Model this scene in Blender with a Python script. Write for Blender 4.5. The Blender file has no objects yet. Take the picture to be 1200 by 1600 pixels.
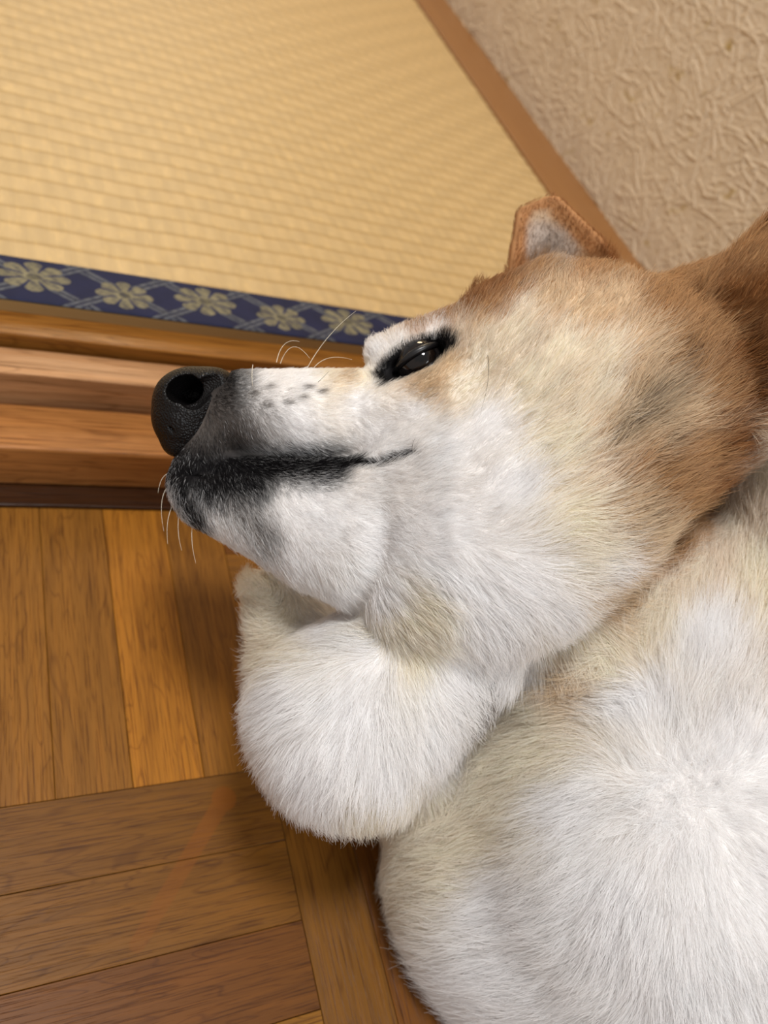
import bpy, math, random
import numpy as np
from mathutils import Matrix, Vector
rng = np.random.default_rng(7)
random.seed(7)
SC = bpy.context.scene
COL = SC.collection

# ------------------------------------------------------------------ camera
F = 1230.0                      # focal length in pixels of a 1200x1600 frame
H = 0.42                        # camera height over the parquet, metres
R = np.array([[0.87811903, -0.01476483, -0.47821435],
              [-0.28162424, 0.79206818, -0.54158635],
              [0.3867748, 0.61025404, 0.69137201]])
U, S_, Vt = np.linalg.svd(R); R = U @ Vt
CAM = np.array([0.0, 0.0, H])
cd = bpy.data.cameras.new('camera'); cam = bpy.data.objects.new('camera', cd); COL.objects.link(cam)
cam.matrix_world = Matrix.Translation(Vector(CAM)) @ Matrix(R.tolist()).to_4x4()
cd.sensor_fit = 'HORIZONTAL'; cd.sensor_width = 36.0; cd.lens = 36.0 * F / 1200.0
cd.clip_start = 0.01
cd.dof.use_dof = True; cd.dof.focus_distance = 0.305; cd.dof.aperture_fstop = 12.0
SC.camera = cam

# ------------------------------------------------------------------ light
SC.view_settings.view_transform = 'Standard'
SC.view_settings.look = 'None'
SC.view_settings.exposure = 0.08
SC.view_settings.gamma = 1.0
SC.view_settings.use_curve_mapping = False
w = bpy.data.worlds.new('room_light'); SC.world = w; w.use_nodes = True
w.node_tree.nodes['Background'].inputs[0].default_value = (1.0, 0.955, 0.91, 1)
w.node_tree.nodes['Background'].inputs[1].default_value = 0.42
def area(name, loc, target, size, power, color):
    ld = bpy.data.lights.new(name, 'AREA'); ld.shape = 'DISK'; ld.size = size; ld.energy = power; ld.color = color
    o = bpy.data.objects.new(name, ld); COL.objects.link(o); o.location = loc
    o.rotation_euler = (Vector(target) - Vector(loc)).to_track_quat('-Z', 'Y').to_euler()
    return o
area('ceiling_lamp', (-0.25, 0.15, 2.2), (0.1, 0.3, 0), 0.40, 31, (1.0, 0.98, 0.965))
area('tatami_room_lamp', (0.35, 2.2, 1.3), (0.3, 1.1, 0), 0.5, 10, (1.0, 0.80, 0.52))
area('cool_fill', (0.6, -1.15, 1.35), (0.1, 0.1, 0.15), 1.1, 16, (0.90, 0.95, 1.0))  # soft cool fill added on the near side to brighten the dog
SC.cycles.diffuse_bounces = 8; SC.cycles.transmission_bounces = 8; SC.cycles.max_bounces = 12

# ------------------------------------------------------------------ helpers
def at(px, py, z=0.0):
    """the world point at height z seen at a pixel"""
    r = R @ np.array([px - 600.0, -(py - 800.0), -F])
    return CAM + r * ((z - H) / r[2])
def mesh_obj(name, verts, faces, mat=None, parent=None, smooth=True):
    me = bpy.data.meshes.new(name)
    verts = np.asarray(verts, dtype=np.float32); faces = np.asarray(faces, dtype=np.int32)
    n = faces.shape[1]
    me.vertices.add(len(verts)); me.vertices.foreach_set('co', verts.ravel())
    me.loops.add(faces.size); me.loops.foreach_set('vertex_index', faces.ravel())
    me.polygons.add(len(faces)); me.polygons.foreach_set('loop_start', np.arange(0, faces.size, n, dtype=np.int32))
    me.polygons.foreach_set('loop_total', np.full(len(faces), n, dtype=np.int32))
    me.polygons.foreach_set('use_smooth', np.full(len(faces), smooth))
    me.update(calc_edges=True); me.validate()
    o = bpy.data.objects.new(name, me); COL.objects.link(o)
    if mat: me.materials.append(mat)
    if parent: o.parent = parent
    return o
def vcol(o, name, cols):
    a = o.data.attributes.new(name, 'FLOAT_COLOR', 'POINT')
    c = np.ones((len(cols), 4), dtype=np.float32); c[:, :3] = cols
    a.data.foreach_set('color', c.ravel())
def structure(o, label=None):
    o['kind'] = 'structure'
    if label: o['label'] = label
    return o
def srgb(r, g, b):
    c = np.array([r, g, b]) / 255.0
    return tuple(np.where(c <= 0.04045, c / 12.92, ((c + 0.055) / 1.055) ** 2.4))

class NT:
    def __init__(s, name, rough=0.5, spec=0.5):
        s.m = bpy.data.materials.new(name); s.m.use_nodes = True; s.t = s.m.node_tree
        s.b = s.t.nodes['Principled BSDF']; s.b.inputs['Roughness'].default_value = rough
        s.b.inputs['Specular IOR Level'].default_value = spec
    def n(s, typ, **kw):
        nd = s.t.nodes.new(typ)
        for k, v in kw.items():
            if k.startswith('i_'):
                nd.inputs[k[2:].replace('_', ' ')].default_value = v
            else: setattr(nd, k, v)
        return nd
    def l(s, a, b): s.t.links.new(a, b)
    def val(s, x, inp):
        if hasattr(x, 'links'): s.l(x, inp)
        else: inp.default_value = x
    def math(s, op, a, b=0.0, c=0.0, clamp=False):
        nd = s.t.nodes.new('ShaderNodeMath'); nd.operation = op; nd.use_clamp = clamp
        s.val(a, nd.inputs[0]); s.val(b, nd.inputs[1]); s.val(c, nd.inputs[2]); return nd.outputs[0]
    def mix(s, f, a, b, mode='MIX'):
        nd = s.t.nodes.new('ShaderNodeMix'); nd.data_type = 'RGBA'; nd.blend_type = mode
        s.val(f, nd.inputs[0])
        for x, i in ((a, 6), (b, 7)):
            if hasattr(x, 'links'): s.l(x, nd.inputs[i])
            else: nd.inputs[i].default_value = (*x, 1)
        return nd.outputs[2]
    def ramp(s, f, stops):
        nd = s.t.nodes.new('ShaderNodeValToRGB'); s.l(f, nd.inputs[0]); e = nd.color_ramp.elements
        while len(e) < len(stops): e.new(0.5)
        for k, (p, c) in enumerate(stops): e[k].position = p; e[k].color = (*c, 1)
        return nd.outputs[0]
    def map(s, src, scale, loc=(0, 0, 0)):
        nd = s.t.nodes.new('ShaderNodeMapping'); s.l(src, nd.inputs[0]); nd.inputs['Scale'].default_value = scale
        nd.inputs['Location'].default_value = loc; return nd.outputs[0]
    def noise(s, vec, scale, detail=3, rough=0.5, dist=0.0):
        nd = s.t.nodes.new('ShaderNodeTexNoise'); s.l(vec, nd.inputs['Vector']); nd.inputs['Scale'].default_value = scale
        nd.inputs['Detail'].default_value = detail; nd.inputs['Roughness'].default_value = rough
        nd.inputs['Distortion'].default_value = dist; return nd.outputs[0]
    def attr(s, name):
        nd = s.t.nodes.new('ShaderNodeAttribute'); nd.attribute_name = name; return nd
    def bump(s, h, strength, dist):
        nd = s.t.nodes.new('ShaderNodeBump'); nd.inputs['Strength'].default_value = strength
        nd.inputs['Distance'].default_value = dist; s.l(h, nd.inputs['Height']); s.l(nd.outputs[0], s.b.inputs['Normal']); return nd
    def col(s, c):
        if hasattr(c, 'links'): s.l(c, s.b.inputs['Base Color'])
        else: s.b.inputs['Base Color'].default_value = (*c, 1)

def fbm(p, freq, seed, octv=3):
    """cheap smooth noise in -1..1 from rotated sines"""
    r = np.random.default_rng(seed); out = np.zeros(len(p)); amp = 1.0; tot = 0
    for o in range(octv):
        for k in range(4):
            d = r.normal(size=p.shape[1]); d /= np.linalg.norm(d)
            out += amp * np.sin((p @ d) * freq * (2 ** o) * r.uniform(0.7, 1.4) + r.uniform(0, 6.28)) / 2.2
        tot += amp; amp *= 0.55
    return out / tot

# heights and depths of the step between the rooms
ZT = 0.075                                     # tatami surface
Y_FLOOR = at(0, 792)[1]                        # parquet ends here
Y_TAT = at(0, 466, ZT)[1]                      # tatami begins here
Y_HERI = at(0, 398, ZT)[1]
X_BASE = at(648, 0, ZT)[0]                     # skirting strip by the wall
X_WALL = at(692, 0, ZT)[0]
XL, YN = -0.75, -0.75

# ------------------------------------------------------------------ parquet floor
def wood_mat(name, rough=0.33, scale=1.0, stain=False):
    m = NT(name, rough)
    uv = m.t.nodes.new('ShaderNodeUVMap').outputs[0]
    tone = m.attr('tone').outputs['Color']
    a = m.map(uv, (5, 90, 1)); g1 = m.noise(a, 2.2 * scale, 4, 0.6, 0.6)
    b = m.map(uv, (18, 900, 1)); g2 = m.noise(b, 1.3 * scale, 3, 0.7)
    c = m.map(uv, (3, 26, 1)); g3 = m.noise(c, 2.0 * scale, 2, 0.5, 1.2)
    ringd = m.math('SINE', m.math('MULTIPLY', g3, 60.0))
    ring = m.math('POWER', m.math('MAXIMUM', ringd, 0.0), 8.0)
    pores = m.math('MULTIPLY', m.ramp(g2, [(0.0, (1, 1, 1)), (0.40, (1, 1, 1)), (0.46, (0, 0, 0))]), 0.5)
    col = m.mix(m.math('MULTIPLY', m.math('SUBTRACT', g1, 0.5), 1.6, clamp=True), tone, (1.25, 1.15, 0.95), 'MULTIPLY')
    col = m.mix(m.math('MULTIPLY', m.math('SUBTRACT', 0.55, g1), 2.2, clamp=True), col, (0.55, 0.5, 0.42), 'MULTIPLY')
    col = m.mix(m.math('MULTIPLY', pores, 1.5, clamp=True), col, (0.42, 0.33, 0.22), 'MULTIPLY')
    col = m.mix(m.math('MULTIPLY', ring, 0.4), col, (0.4, 0.3, 0.2), 'MULTIPLY')
    if stain:
        p0, p1 = at(350, 1248), at(215, 1475)
        geo = m.t.nodes.new('ShaderNodeNewGeometry'); sep = m.t.nodes.new('ShaderNodeSeparateXYZ'); m.l(geo.outputs['Position'], sep.inputs[0])
        x, y = sep.outputs[0], sep.outputs[1]
        d = (p1 - p0)[:2]; L = float(np.linalg.norm(d)); d = d / L
        dx = m.math('SUBTRACT', x, float(p0[0])); dy = m.math('SUBTRACT', y, float(p0[1]))
        t = m.math('ADD', m.math('MULTIPLY', dx, float(d[0])), m.math('MULTIPLY', dy, float(d[1])))
        tc = m.math('MINIMUM', m.math('MAXIMUM', t, 0.0), L)
        n = m.math('ABSOLUTE', m.math('SUBTRACT', m.math('MULTIPLY', dx, float(-d[1])), m.math('MULTIPLY', dy, float(-d[0]))))
        over = m.math('ABSOLUTE', m.math('SUBTRACT', t, tc))
        dist = m.math('SQRT', m.math('ADD', m.math('POWER', n, 2.0), m.math('POWER', over, 2.0)))
        edge = m.math('SUBTRACT', 0.0052, m.math('MULTIPLY', tc, 0.012))
        s1 = m.math('MULTIPLY', m.math('SUBTRACT', edge, dist), 900.0, clamp=True)
        r0 = m.math('SQRT', m.math('ADD', m.math('POWER', dx, 2.0), m.math('POWER', dy, 2.0)))
        s2 = m.math('MULTIPLY', m.math('SUBTRACT', 0.0072, r0), 900.0, clamp=True)
        fade = m.math('SUBTRACT', 0.8, m.math('MULTIPLY', tc, 4.0))
        s = m.math('MAXIMUM', m.math('MULTIPLY', s1, fade), s2)
        col = m.mix(m.math('MULTIPLY', s, 0.8), col, srgb(116, 66, 16))
    m.col(col)
    h = m.math('ADD', m.math('MULTIPLY', pores, -1.0), m.math('MULTIPLY', g1, 0.3))
    m.bump(h, 0.25, 0.0006)
    m.b.inputs['Specular IOR Level'].default_value = 0.2
    return m.m

def boards(name, rects, mat, gap=0.00014, thick=0.012, ztop=0.0, tones=None):
    """rects: x0,x1,y0,y1, along ('x'|'y'), tone"""
    V, Fc, T, UVs = [], [], [], []
    for (x0, x1, y0, y1, al, tone) in rects:
        x0 += gap; x1 -= gap; y0 += gap; y1 -= gap; b = 0.00025
        o = len(V); off = random.uniform(0, 40)
        ring = [(x0, y0), (x1, y0), (x1, y1), (x0, y1)]
        inn = [(x0 + b, y0 + b), (x1 - b, y0 + b), (x1 - b, y1 - b), (x0 + b, y1 - b)]
        V += [(x, y, ztop - thick) for x, y in ring] + [(x, y, ztop - b) for x, y in ring] + [(x, y, ztop) for x, y in inn]
        Fc.append([o + 8, o + 9, o + 10, o + 11])
        for k in range(4):
            j = (k + 1) % 4
            Fc.append([o + k, o + j, o + 4 + j, o + 4 + k]); Fc.append([o + 4 + k, o + 4 + j, o + 8 + j, o + 8 + k])
        T += [tone] * 12
        UVs += [((x if al == 'x' else y) + off, (y if al == 'x' else x) + off * 1.3) for x, y in ring * 2 + inn]
    ob = mesh_obj(name, V, Fc, mat, smooth=False)
    vcol(ob, 'tone', np.array(T))
    uvl = ob.data.uv_layers.new(name='UVMap'); li = np.zeros(len(ob.data.loops), dtype=np.int32)
    ob.data.loops.foreach_get('vertex_index', li)
    uvl.data.foreach_set('uv', np.array(UVs, dtype=np.float32)[li].ravel())
    return ob
TONES = [srgb(150, 100, 30), srgb(126, 82, 26), srgb(120, 78, 26), srgb(116, 70, 22), srgb(152, 98, 28)]
fmat = wood_mat('parquet_wood', 0.42, stain=True)
BX = at(425, 1212)[0]; BY = at(0, 1262)[1]      # one corner of the block pattern
BS = Y_FLOOR - BY; NB = 5; BW = (BS + 0.004) / NB
rects = []
for i in range(-5, 6):
    for j in range(-7, 1):
        x0 = BX + i * BW * 5; BH = BS if j >= 0 else BS * 1.09; y0 = BY + j * BH
        vert = (i + j) % 2 == 1
        for k in range(NB):
            t = np.array(TONES[(i * 7 + j * 3 + k * 2 + (i * j * k) % 3) % 5])
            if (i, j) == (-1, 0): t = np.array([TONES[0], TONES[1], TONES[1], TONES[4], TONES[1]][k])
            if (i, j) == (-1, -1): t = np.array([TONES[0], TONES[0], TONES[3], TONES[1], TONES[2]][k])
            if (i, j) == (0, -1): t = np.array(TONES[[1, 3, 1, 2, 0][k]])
            if (i, j) in ((-1, -1), (0, -1)): t = t * 0.76  # nearest blocks: falloff of the light put into the board tone
            t = t * random.uniform(0.93, 1.07)
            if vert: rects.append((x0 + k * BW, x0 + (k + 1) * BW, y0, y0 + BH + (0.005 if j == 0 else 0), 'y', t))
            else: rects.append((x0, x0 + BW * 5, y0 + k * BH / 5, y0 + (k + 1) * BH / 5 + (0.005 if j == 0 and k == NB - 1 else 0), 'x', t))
rects = [r for r in rects if r[0] < X_WALL]
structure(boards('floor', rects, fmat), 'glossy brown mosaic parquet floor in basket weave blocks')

# ------------------------------------------------------------------ step rails (profile swept along x)
def rail(name, prof, tone, mat, bev=0.0012, x0=XL, x1=X_WALL):
    """prof: closed list of (y,z); corners get a small round"""
    P = []
    n = len(prof)
    for k in range(n):
        a = np.array(prof[k - 1]); b = np.array(prof[k]); c = np.array(prof[(k + 1) % n])
        u = (a - b) / np.linalg.norm(a - b); v = (c - b) / np.linalg.norm(c - b)
        for t in (0, 0.5, 1.0):
            q = (b + u * bev) * (1 - t) ** 2 + 2 * b * t * (1 - t) + (b + v * bev) * t ** 2
            P.append(q)
    P = np.array(P); m = len(P); nx = 60
    xs = np.linspace(x0, x1, nx); V = np.zeros((nx, m, 3))
    V[:, :, 0] = xs[:, None]; V[:, :, 1] = P[None, :, 0]; V[:, :, 2] = P[None, :, 1]
    V[:, :, 1] += 0.0003 * np.sin(xs * 37)[:, None]
    Fq = []
    for i in range(nx - 1):
        for k in range(m):
            kk = (k + 1) % m
            Fq.append([i * m + k, (i + 1) * m + k, (i + 1) * m + kk, i * m + kk])
    ob = mesh_obj(name, V.reshape(-1, 3), Fq, mat, smooth=False)
    for i in (0, nx - 1):
        pass
    vcol(ob, 'tone', np.tile(np.array(tone), (nx * m, 1)))
    per = np.concatenate([[0], np.cumsum(np.linalg.norm(np.diff(P, axis=0), axis=1))])
    UV = np.stack([np.repeat(xs, m), np.tile(per, nx)], 1) + random.uniform(0, 9)
    uvl = ob.data.uv_layers.new(name='UVMap'); li = np.zeros(len(ob.data.loops), dtype=np.int32)
    ob.data.loops.foreach_get('vertex_index', li); uvl.data.foreach_set('uv', UV.astype(np.float32)[li].ravel())
    return structure(ob)
rmat = wood_mat('step_wood', 0.3, 0.6)
def yy(py, z): return at(0, py, z)[1]
Z3, Z2, Z1 = 0.066, 0.058, 0.037
y_a = yy(466, ZT - 0.001)
y_t = yy(520, Z3)
rail('trim_1', [(y_t, 0.0), (y_t, Z3), (y_a - 0.0005, Z3), (y_a - 0.0005, 0.0)], srgb(140, 92, 38), rmat, 0.0012)
# upper rail: pale top and front face, a narrow groove behind it
y_b0 = yy(582, Z2); y_b1 = y_t - 0.0005
rail('trim_2', [(y_b0, 0.004), (y_b0, Z2), (y_b1 - 0.003, Z2), (y_b1 - 0.0028, Z2 - 0.006), (y_b1, Z2 - 0.006), (y_b1, 0.004)], srgb(176, 132, 92), rmat, 0.0010)
y_c0 = yy(700, Z1); y_c1 = y_b0 - 0.0005
rail('trim_3', [(y_c0, 0.0035), (y_c0, Z1), (y_c1 - 0.004, Z1), (y_c1 - 0.0035, Z1 - 0.008), (y_c1, Z1 - 0.008), (y_c1, 0.0035)], srgb(162, 108, 58), rmat, 0.0022)
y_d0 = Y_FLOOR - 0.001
rail('trim_shade', [(y_d0, 0.0), (y_d0, 0.003), (y_c1 - 0.01, 0.003), (y_c1 - 0.01, 0.0)], srgb(56, 32, 15), rmat, 0.001)  # near-black strip, its tone stands in for the shade below the rails

# ------------------------------------------------------------------ tatami mat
def pgrid(x0, x1, y0, y1, nx, ny):
    xs = np.linspace(x0, x1, nx); ys = np.linspace(y0, y1, ny)
    X, Y = np.meshgrid(xs, ys, indexing='ij')
    idx = np.arange(nx * ny).reshape(nx, ny)
    Fq = np.stack([idx[:-1, :-1], idx[1:, :-1], idx[1:, 1:], idx[:-1, 1:]], -1).reshape(-1, 4)
    return X, Y, Fq
tat = bpy.data.objects.new('tatami_mat', None); COL.objects.link(tat); tat.location = (0, Y_TAT, ZT - 0.05)
tat['label'] = 'straw coloured woven tatami mat with blue flowered cloth border'; tat['category'] = 'tatami mat'
Y_END = 2.6
mt = NT('rush_weave', 0.5, 0.35)
tc = mt.t.nodes.new('ShaderNodeTexCoord').outputs['Object']
fib = mt.noise(mt.map(tc, (700, 14, 1)), 1.0, 3, 0.6)
pat = mt.noise(mt.map(tc, (160, 70, 1)), 1.0, 2, 0.5)
tn = mt.attr('tone').outputs['Color']
c1 = mt.mix(mt.math('MULTIPLY', mt.math('SUBTRACT', fib, 0.45), 2.2, clamp=True), tn, (1.12, 1.10, 1.0), 'MULTIPLY')
c1 = mt.mix(mt.math('MULTIPLY', mt.math('SUBTRACT', pat, 0.52), 4.0, clamp=True), c1, (1.14, 1.13, 1.08), 'MULTIPLY')
mt.col(c1); mt.bump(fib, 0.35, 0.0006)
PITCH = 0.0195
X, Y, Fq = pgrid(XL, X_BASE, Y_HERI - 0.002, Y_END, 420, 1300)
ph = (Y - Y_HERI) / PITCH + 0.06 * np.sin(X * 21) + 0.04 * np.sin(X * 63 + 1)
val = np.abs(np.sin(np.pi * ph)) ** 0.5
Zt = -0.0009 + 0.0007 * val + 0.00025 * np.sin(X * 230 + np.floor(ph) * 2.1) * np.sin(X * 97 + np.floor(ph) * 4.7)
P2 = np.stack([X.ravel(), Y.ravel(), Zt.ravel() + ZT], 1)
base = np.array(srgb(186, 158, 112)); dark = np.array(srgb(166, 136, 86))
k = np.clip((np.abs(np.sin(np.pi * ph)).ravel() - 0.05) * 2.6, 0, 1)[:, None]
blk = (np.sin(X * 300 + np.floor(ph) * 2.4) * np.sin(X * 171 + np.floor(ph) * 5.1)).ravel()[:, None]
tcol = (dark * (1 - k) + base * k) * (1 + 0.09 * blk)
top = mesh_obj('woven_top', P2 - np.array(tat.location), Fq, mt.m, tat)
vcol(top, 'tone', tcol)

# cloth border with lattice and flowers
mh = NT('border_cloth', 0.7, 0.25)
ht = mh.attr('tone').outputs['Color']; tch = mh.t.nodes.new('ShaderNodeTexCoord').outputs['Object']
hn = mh.noise(mh.map(tch, (1500, 300, 1)), 1.0, 2)
mh.col(mh.mix(mh.math('MULTIPLY', hn, 0.5), ht, (0.6, 0.6, 0.65), 'MULTIPLY')); mh.bump(hn, 0.4, 0.0003)
WH = Y_HERI - Y_TAT
X, Y, Fq = pgrid(XL, X_BASE, Y_TAT, Y_HERI, 2600, 90)
V_ = (Y - Y_TAT) / WH                                 # 0 outer edge .. 1 inner edge
FX = [at(52, 428, ZT)[0], at(196, 463, ZT)[0]]
per = at(318, 463, ZT)[0] - FX[0]
u = (X - FX[0]) / per                                 # flower A at integers (high), B at halves (low)
navy = np.array(srgb(26, 30, 60)); grey = np.array(srgb(92, 94, 98)); gold = np.array(srgb(128, 120, 92)); dk = np.array(srgb(18, 20, 42))
cc = np.tile(navy, (X.size, 1)); hh = np.zeros(X.size)
uf, vf = u.ravel(), V_.ravel()
def tri(t): return np.abs((t % 1.0) - 0.5) * 2.0      # 1 at integers, 0 at halves
# diamonds: zigzag lines crossing; centres of A at v=.62, B at v=.38
for sh in (0.0,):
    for sgn in (1, -1):
        q = uf * 1.0 + sgn * (vf - 0.5) * 0.62 + 0.25
        q2 = (q * 2.0) % 1.0
        dline = np.abs(q2 - 0.5)
        m_ = (dline < 0.10) & (dline > 0.022); cc[m_] = grey; hh[m_] = 1
        m2 = (dline <= 0.022); cc[m2] = dk
        m3 = (dline > 0.10) & (dline < 0.125); cc[m3] = dk
def flower(uc, vc, su, sv):
    dx = (uf - uc + 0.5) % 1.0 - 0.5
    dx = dx / su; dy = (vf - vc) / sv
    r = np.hypot(dx, dy); a = np.arctan2(dy, dx)
    pet = 0.66 + 0.34 * np.abs(np.cos(a * 4)) ** 0.6
    m_ = r < pet
    cc[m_] = gold; hh[m_] = 1.6
    g = m_ & (np.abs(((a / (math.pi / 4) + 0.5) % 1.0) - 0.5) > 0.40) & (r > 0.25); cc[g] = navy * 1.4
    c_ = (r < 0.2); cc[c_] = gold * 0.55
    c2 = (r < 0.30) & (r > 0.2); cc[c2] = gold * 1.1
flower(0.0, 0.56, 0.20, 0.34)
flower(0.5, 0.42, 0.17, 0.32)
fade_n = fbm(np.stack([X.ravel(), Y.ravel()], 1), 260, 5, 2)
cc = cc * (1 + 0.16 * fade_n[:, None])
fz = np.clip(fbm(np.stack([X.ravel(), Y.ravel()], 1), 900, 8, 2) * 0.4 + 0.22, 0, 0.6)[:, None]; cc = cc * (1 - fz) + navy * fz
rnd = np.minimum(vf * WH, (1 - vf) * WH)
Zh = ZT + 0.0011 + hh * 0.00012 - 0.0010 * np.exp(-rnd / 0.0009)
hb = mesh_obj('cloth_border', np.stack([X.ravel(), Y.ravel(), Zh], 1) - np.array(tat.location), Fq, mh.m, tat)
vcol(hb, 'tone', cc)
hb['label'] = 'navy blue cloth border with grey lattice and gold flowers'
# body of the mat
bx0, bx1, by0, by1, bz0, bz1 = XL, X_BASE, Y_TAT + 0.0, Y_END, ZT - 0.05, ZT - 0.0012
Vb = np.array([(x, y, z) for z in (bz0, bz1) for x, y in ((bx0, by0), (bx1, by0), (bx1, by1), (bx0, by1))]) - np.array(tat.location)
Fb = [[3, 2, 1, 0], [4, 5, 6, 7], [0, 1, 5, 4], [1, 2, 6, 5], [2, 3, 7, 6], [3, 0, 4, 7]]
mcore = NT('straw_core', 0.8); mcore.col(srgb(150, 120, 74))
mesh_obj('straw_core', Vb, Fb, mcore.m, tat, False)

# ------------------------------------------------------------------ wall and its skirting strip
YW0 = -0.9
def boxo(name, a, b, mat, tone=None):
    V = [(x, y, z) for z in (a[2], b[2]) for x, y in ((a[0], a[1]), (b[0], a[1]), (b[0], b[1]), (a[0], b[1]))]
    o = mesh_obj(name, V, Fb, mat, smooth=False)
    if tone is not None: vcol(o, 'tone', np.tile(np.array(tone), (8, 1)))
    uvl = o.data.uv_layers.new(name='UVMap')
    for lp in o.data.loops:
        v = o.data.vertices[lp.vertex_index].co; uvl.data[lp.index].uv = (v.y, v.x + v.z)
    return o
mb = NT('strip_wood', 0.35)
gb = mb.noise(mb.map(mb.t.nodes.new('ShaderNodeTexCoord').outputs['Object'], (200, 6, 200)), 1.0, 3)
mb.col(mb.mix(gb, srgb(150, 104, 56), srgb(128, 84, 44)))
bs = structure(boxo('baseboard_right', (X_BASE + 0.0005, YW0, 0.0), (X_WALL + 0.01, Y_END, ZT + 0.004), mb.m), 'narrow brown wooden strip between tatami and wallpaper')
md = bs.modifiers.new('bev', 'BEVEL'); md.width = 0.002; md.segments = 2
# papered wall with straw-like raised strands
mw = NT('wallpaper', 0.62, 0.3)
wn = mw.noise(mw.t.nodes.new('ShaderNodeTexCoord').outputs['Object'], 60, 3)
wr = mw.attr('tone').outputs['Color']
mw.col(mw.mix(mw.math('MULTIPLY', mw.math('SUBTRACT', wn, 0.4), 1.0, clamp=True), wr, (0.94, 0.92, 0.86), 'MULTIPLY'))
ny, nz = 1300, 560; y0w, y1w, z0w, z1w = 0.30, 1.60, ZT, ZT + 0.56
hf = np.zeros((ny, nz)); dy = (y1w - y0w) / ny
Rw = np.random.default_rng(3)
for _ in range(17000):
    cy, cz = Rw.uniform(0, ny), Rw.uniform(0, nz)
    L = 3 + 20 * Rw.random() ** 2; a = Rw.choice([0.0, 0.0, -1.0, 1.2, 0.6]) + Rw.normal() * 0.3
    hgt = 0.25 + 0.9 * Rw.random() ** 2; wd = Rw.uniform(0.8, 1.5)
    ca, sa = math.cos(a), math.sin(a)
    i0, i1 = int(max(cy - L - 3, 0)), int(min(cy + L + 4, ny)); j0, j1 = int(max(cz - L - 3, 0)), int(min(cz + L + 4, nz))
    if i1 <= i0 or j1 <= j0: continue
    I, J = np.meshgrid(np.arange(i0, i1) - cy, np.arange(j0, j1) - cz, indexing='ij')
    t = I * ca + J * sa; n = -I * sa + J * ca + 0.005 * t * t * Rw.normal()
    e = np.maximum(np.abs(t) - L, 0)
    hf[i0:i1, j0:j1] = np.maximum(hf[i0:i1, j0:j1], hgt * np.exp(-(n * n + e * e) / (2 * wd * wd) * 1.4))
yg = np.linspace(y0w, y1w, ny); zg = np.linspace(z0w, z1w, nz)
YY, ZZ = np.meshgrid(yg, zg, indexing='ij')
lowf = fbm(np.stack([YY.ravel(), ZZ.ravel()], 1), 90, 11, 2).reshape(YY.shape)
XX = X_WALL - hf * 0.0016 - lowf * 0.0004
idx = np.arange(ny * nz).reshape(ny, nz)
Fw = np.stack([idx[:-1, :-1], idx[:-1, 1:], idx[1:, 1:], idx[1:, :-1]], -1).reshape(-1, 4)
wallb = np.array(srgb(200, 178, 150))
spots = np.clip(fbm(np.stack([YY.ravel(), ZZ.ravel()], 1), 130, 21, 3) - 0.75, 0, 1)[:, None] * 1.6
wc = wallb * (1 + 0.06 * hf.ravel()[:, None]) * (1 - spots * np.array([0.35, 0.45, 0.75]))
Vw = np.stack([XX.ravel(), YY.ravel(), ZZ.ravel()], 1)
# plain skirts of the same paper beyond the part one can see, one mesh with it
ex = [(X_WALL, YW0, 0.0), (X_WALL, y0w, 0.0), (X_WALL, y0w, 2.4), (X_WALL, YW0, 2.4),
      (X_WALL, y0w, z1w), (X_WALL, y1w, z1w), (X_WALL, y1w, 2.4),
      (X_WALL, y1w, 0.0), (X_WALL, Y_END, 0.0), (X_WALL, Y_END, 2.4)]
o = len(Vw); Vw = np.vstack([Vw, np.array(ex)])
Fw = np.vstack([Fw, [[o + 0, o + 3, o + 2, o + 1], [o + 4, o + 2, o + 6, o + 5], [o + 7, o + 6, o + 9, o + 8]]])
wc = np.vstack([wc, np.tile(wallb, (len(ex), 1))])
wo = structure(mesh_obj('wall_right', Vw, Fw, mw.m), 'beige embossed wallpaper wall beside the tatami')
vcol(wo, 'tone', wc)

# ================================================================== the dog
# frame of the dog: x right, y up, z towards the viewer's side of its head
D0 = 0.32
Rm = R
ORG = CAM + Rm @ np.array([0, 0, -D0])
def L(px, py, d):
    """local point of the dog frame"""
    return np.array([(px - 600.0) * d / F, -(py - 800.0) * d / F, D0 - d])
def to_world(p): return ORG + p @ Rm.T
dog = bpy.data.objects.new('dog', None); COL.objects.link(dog)
DOGW = np.array([0.22, 0.10, 0.0]); dog.location = DOGW
dog['label'] = 'white and orange shiba style dog lying on parquet with its nose over the step'; dog['category'] = 'dog'

def ell(px, py, d, r, ang=0, k=25):  return ('e', (px, py, d), r, ang, k)
def cone(a, b, k=25, flat=1.0): return ('c', a, b, flat, k)
def smin(a, b, k):
    h = np.clip(0.5 + 0.5 * (b - a) / k, 0, 1)
    return b * (1 - h) + a * h - k * h * (1 - h)
def sd_ell(P, c, r, R3):
    q = (P - c) @ R3
    k0 = np.linalg.norm(q / r, axis=-1); k1 = np.linalg.norm(q / (r * r), axis=-1)
    return k0 * (k0 - 1) / np.maximum(k1, 1e-9)
def sd_cone(P, a, ra, b, rb, flat=1.0):
    ab = b - a; L2 = ab @ ab
    if flat != 1.0:
        P = P.copy(); zc = (a[2] + b[2]) / 2
    t = np.clip(((P - a) @ ab) / L2, 0, 1)
    q = P - a - t[..., None] * ab
    if flat != 1.0: q[..., 2] = q[..., 2] / flat
    return (np.linalg.norm(q, axis=-1) - (ra + (rb - ra) * t)) * min(1.0, flat)
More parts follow.
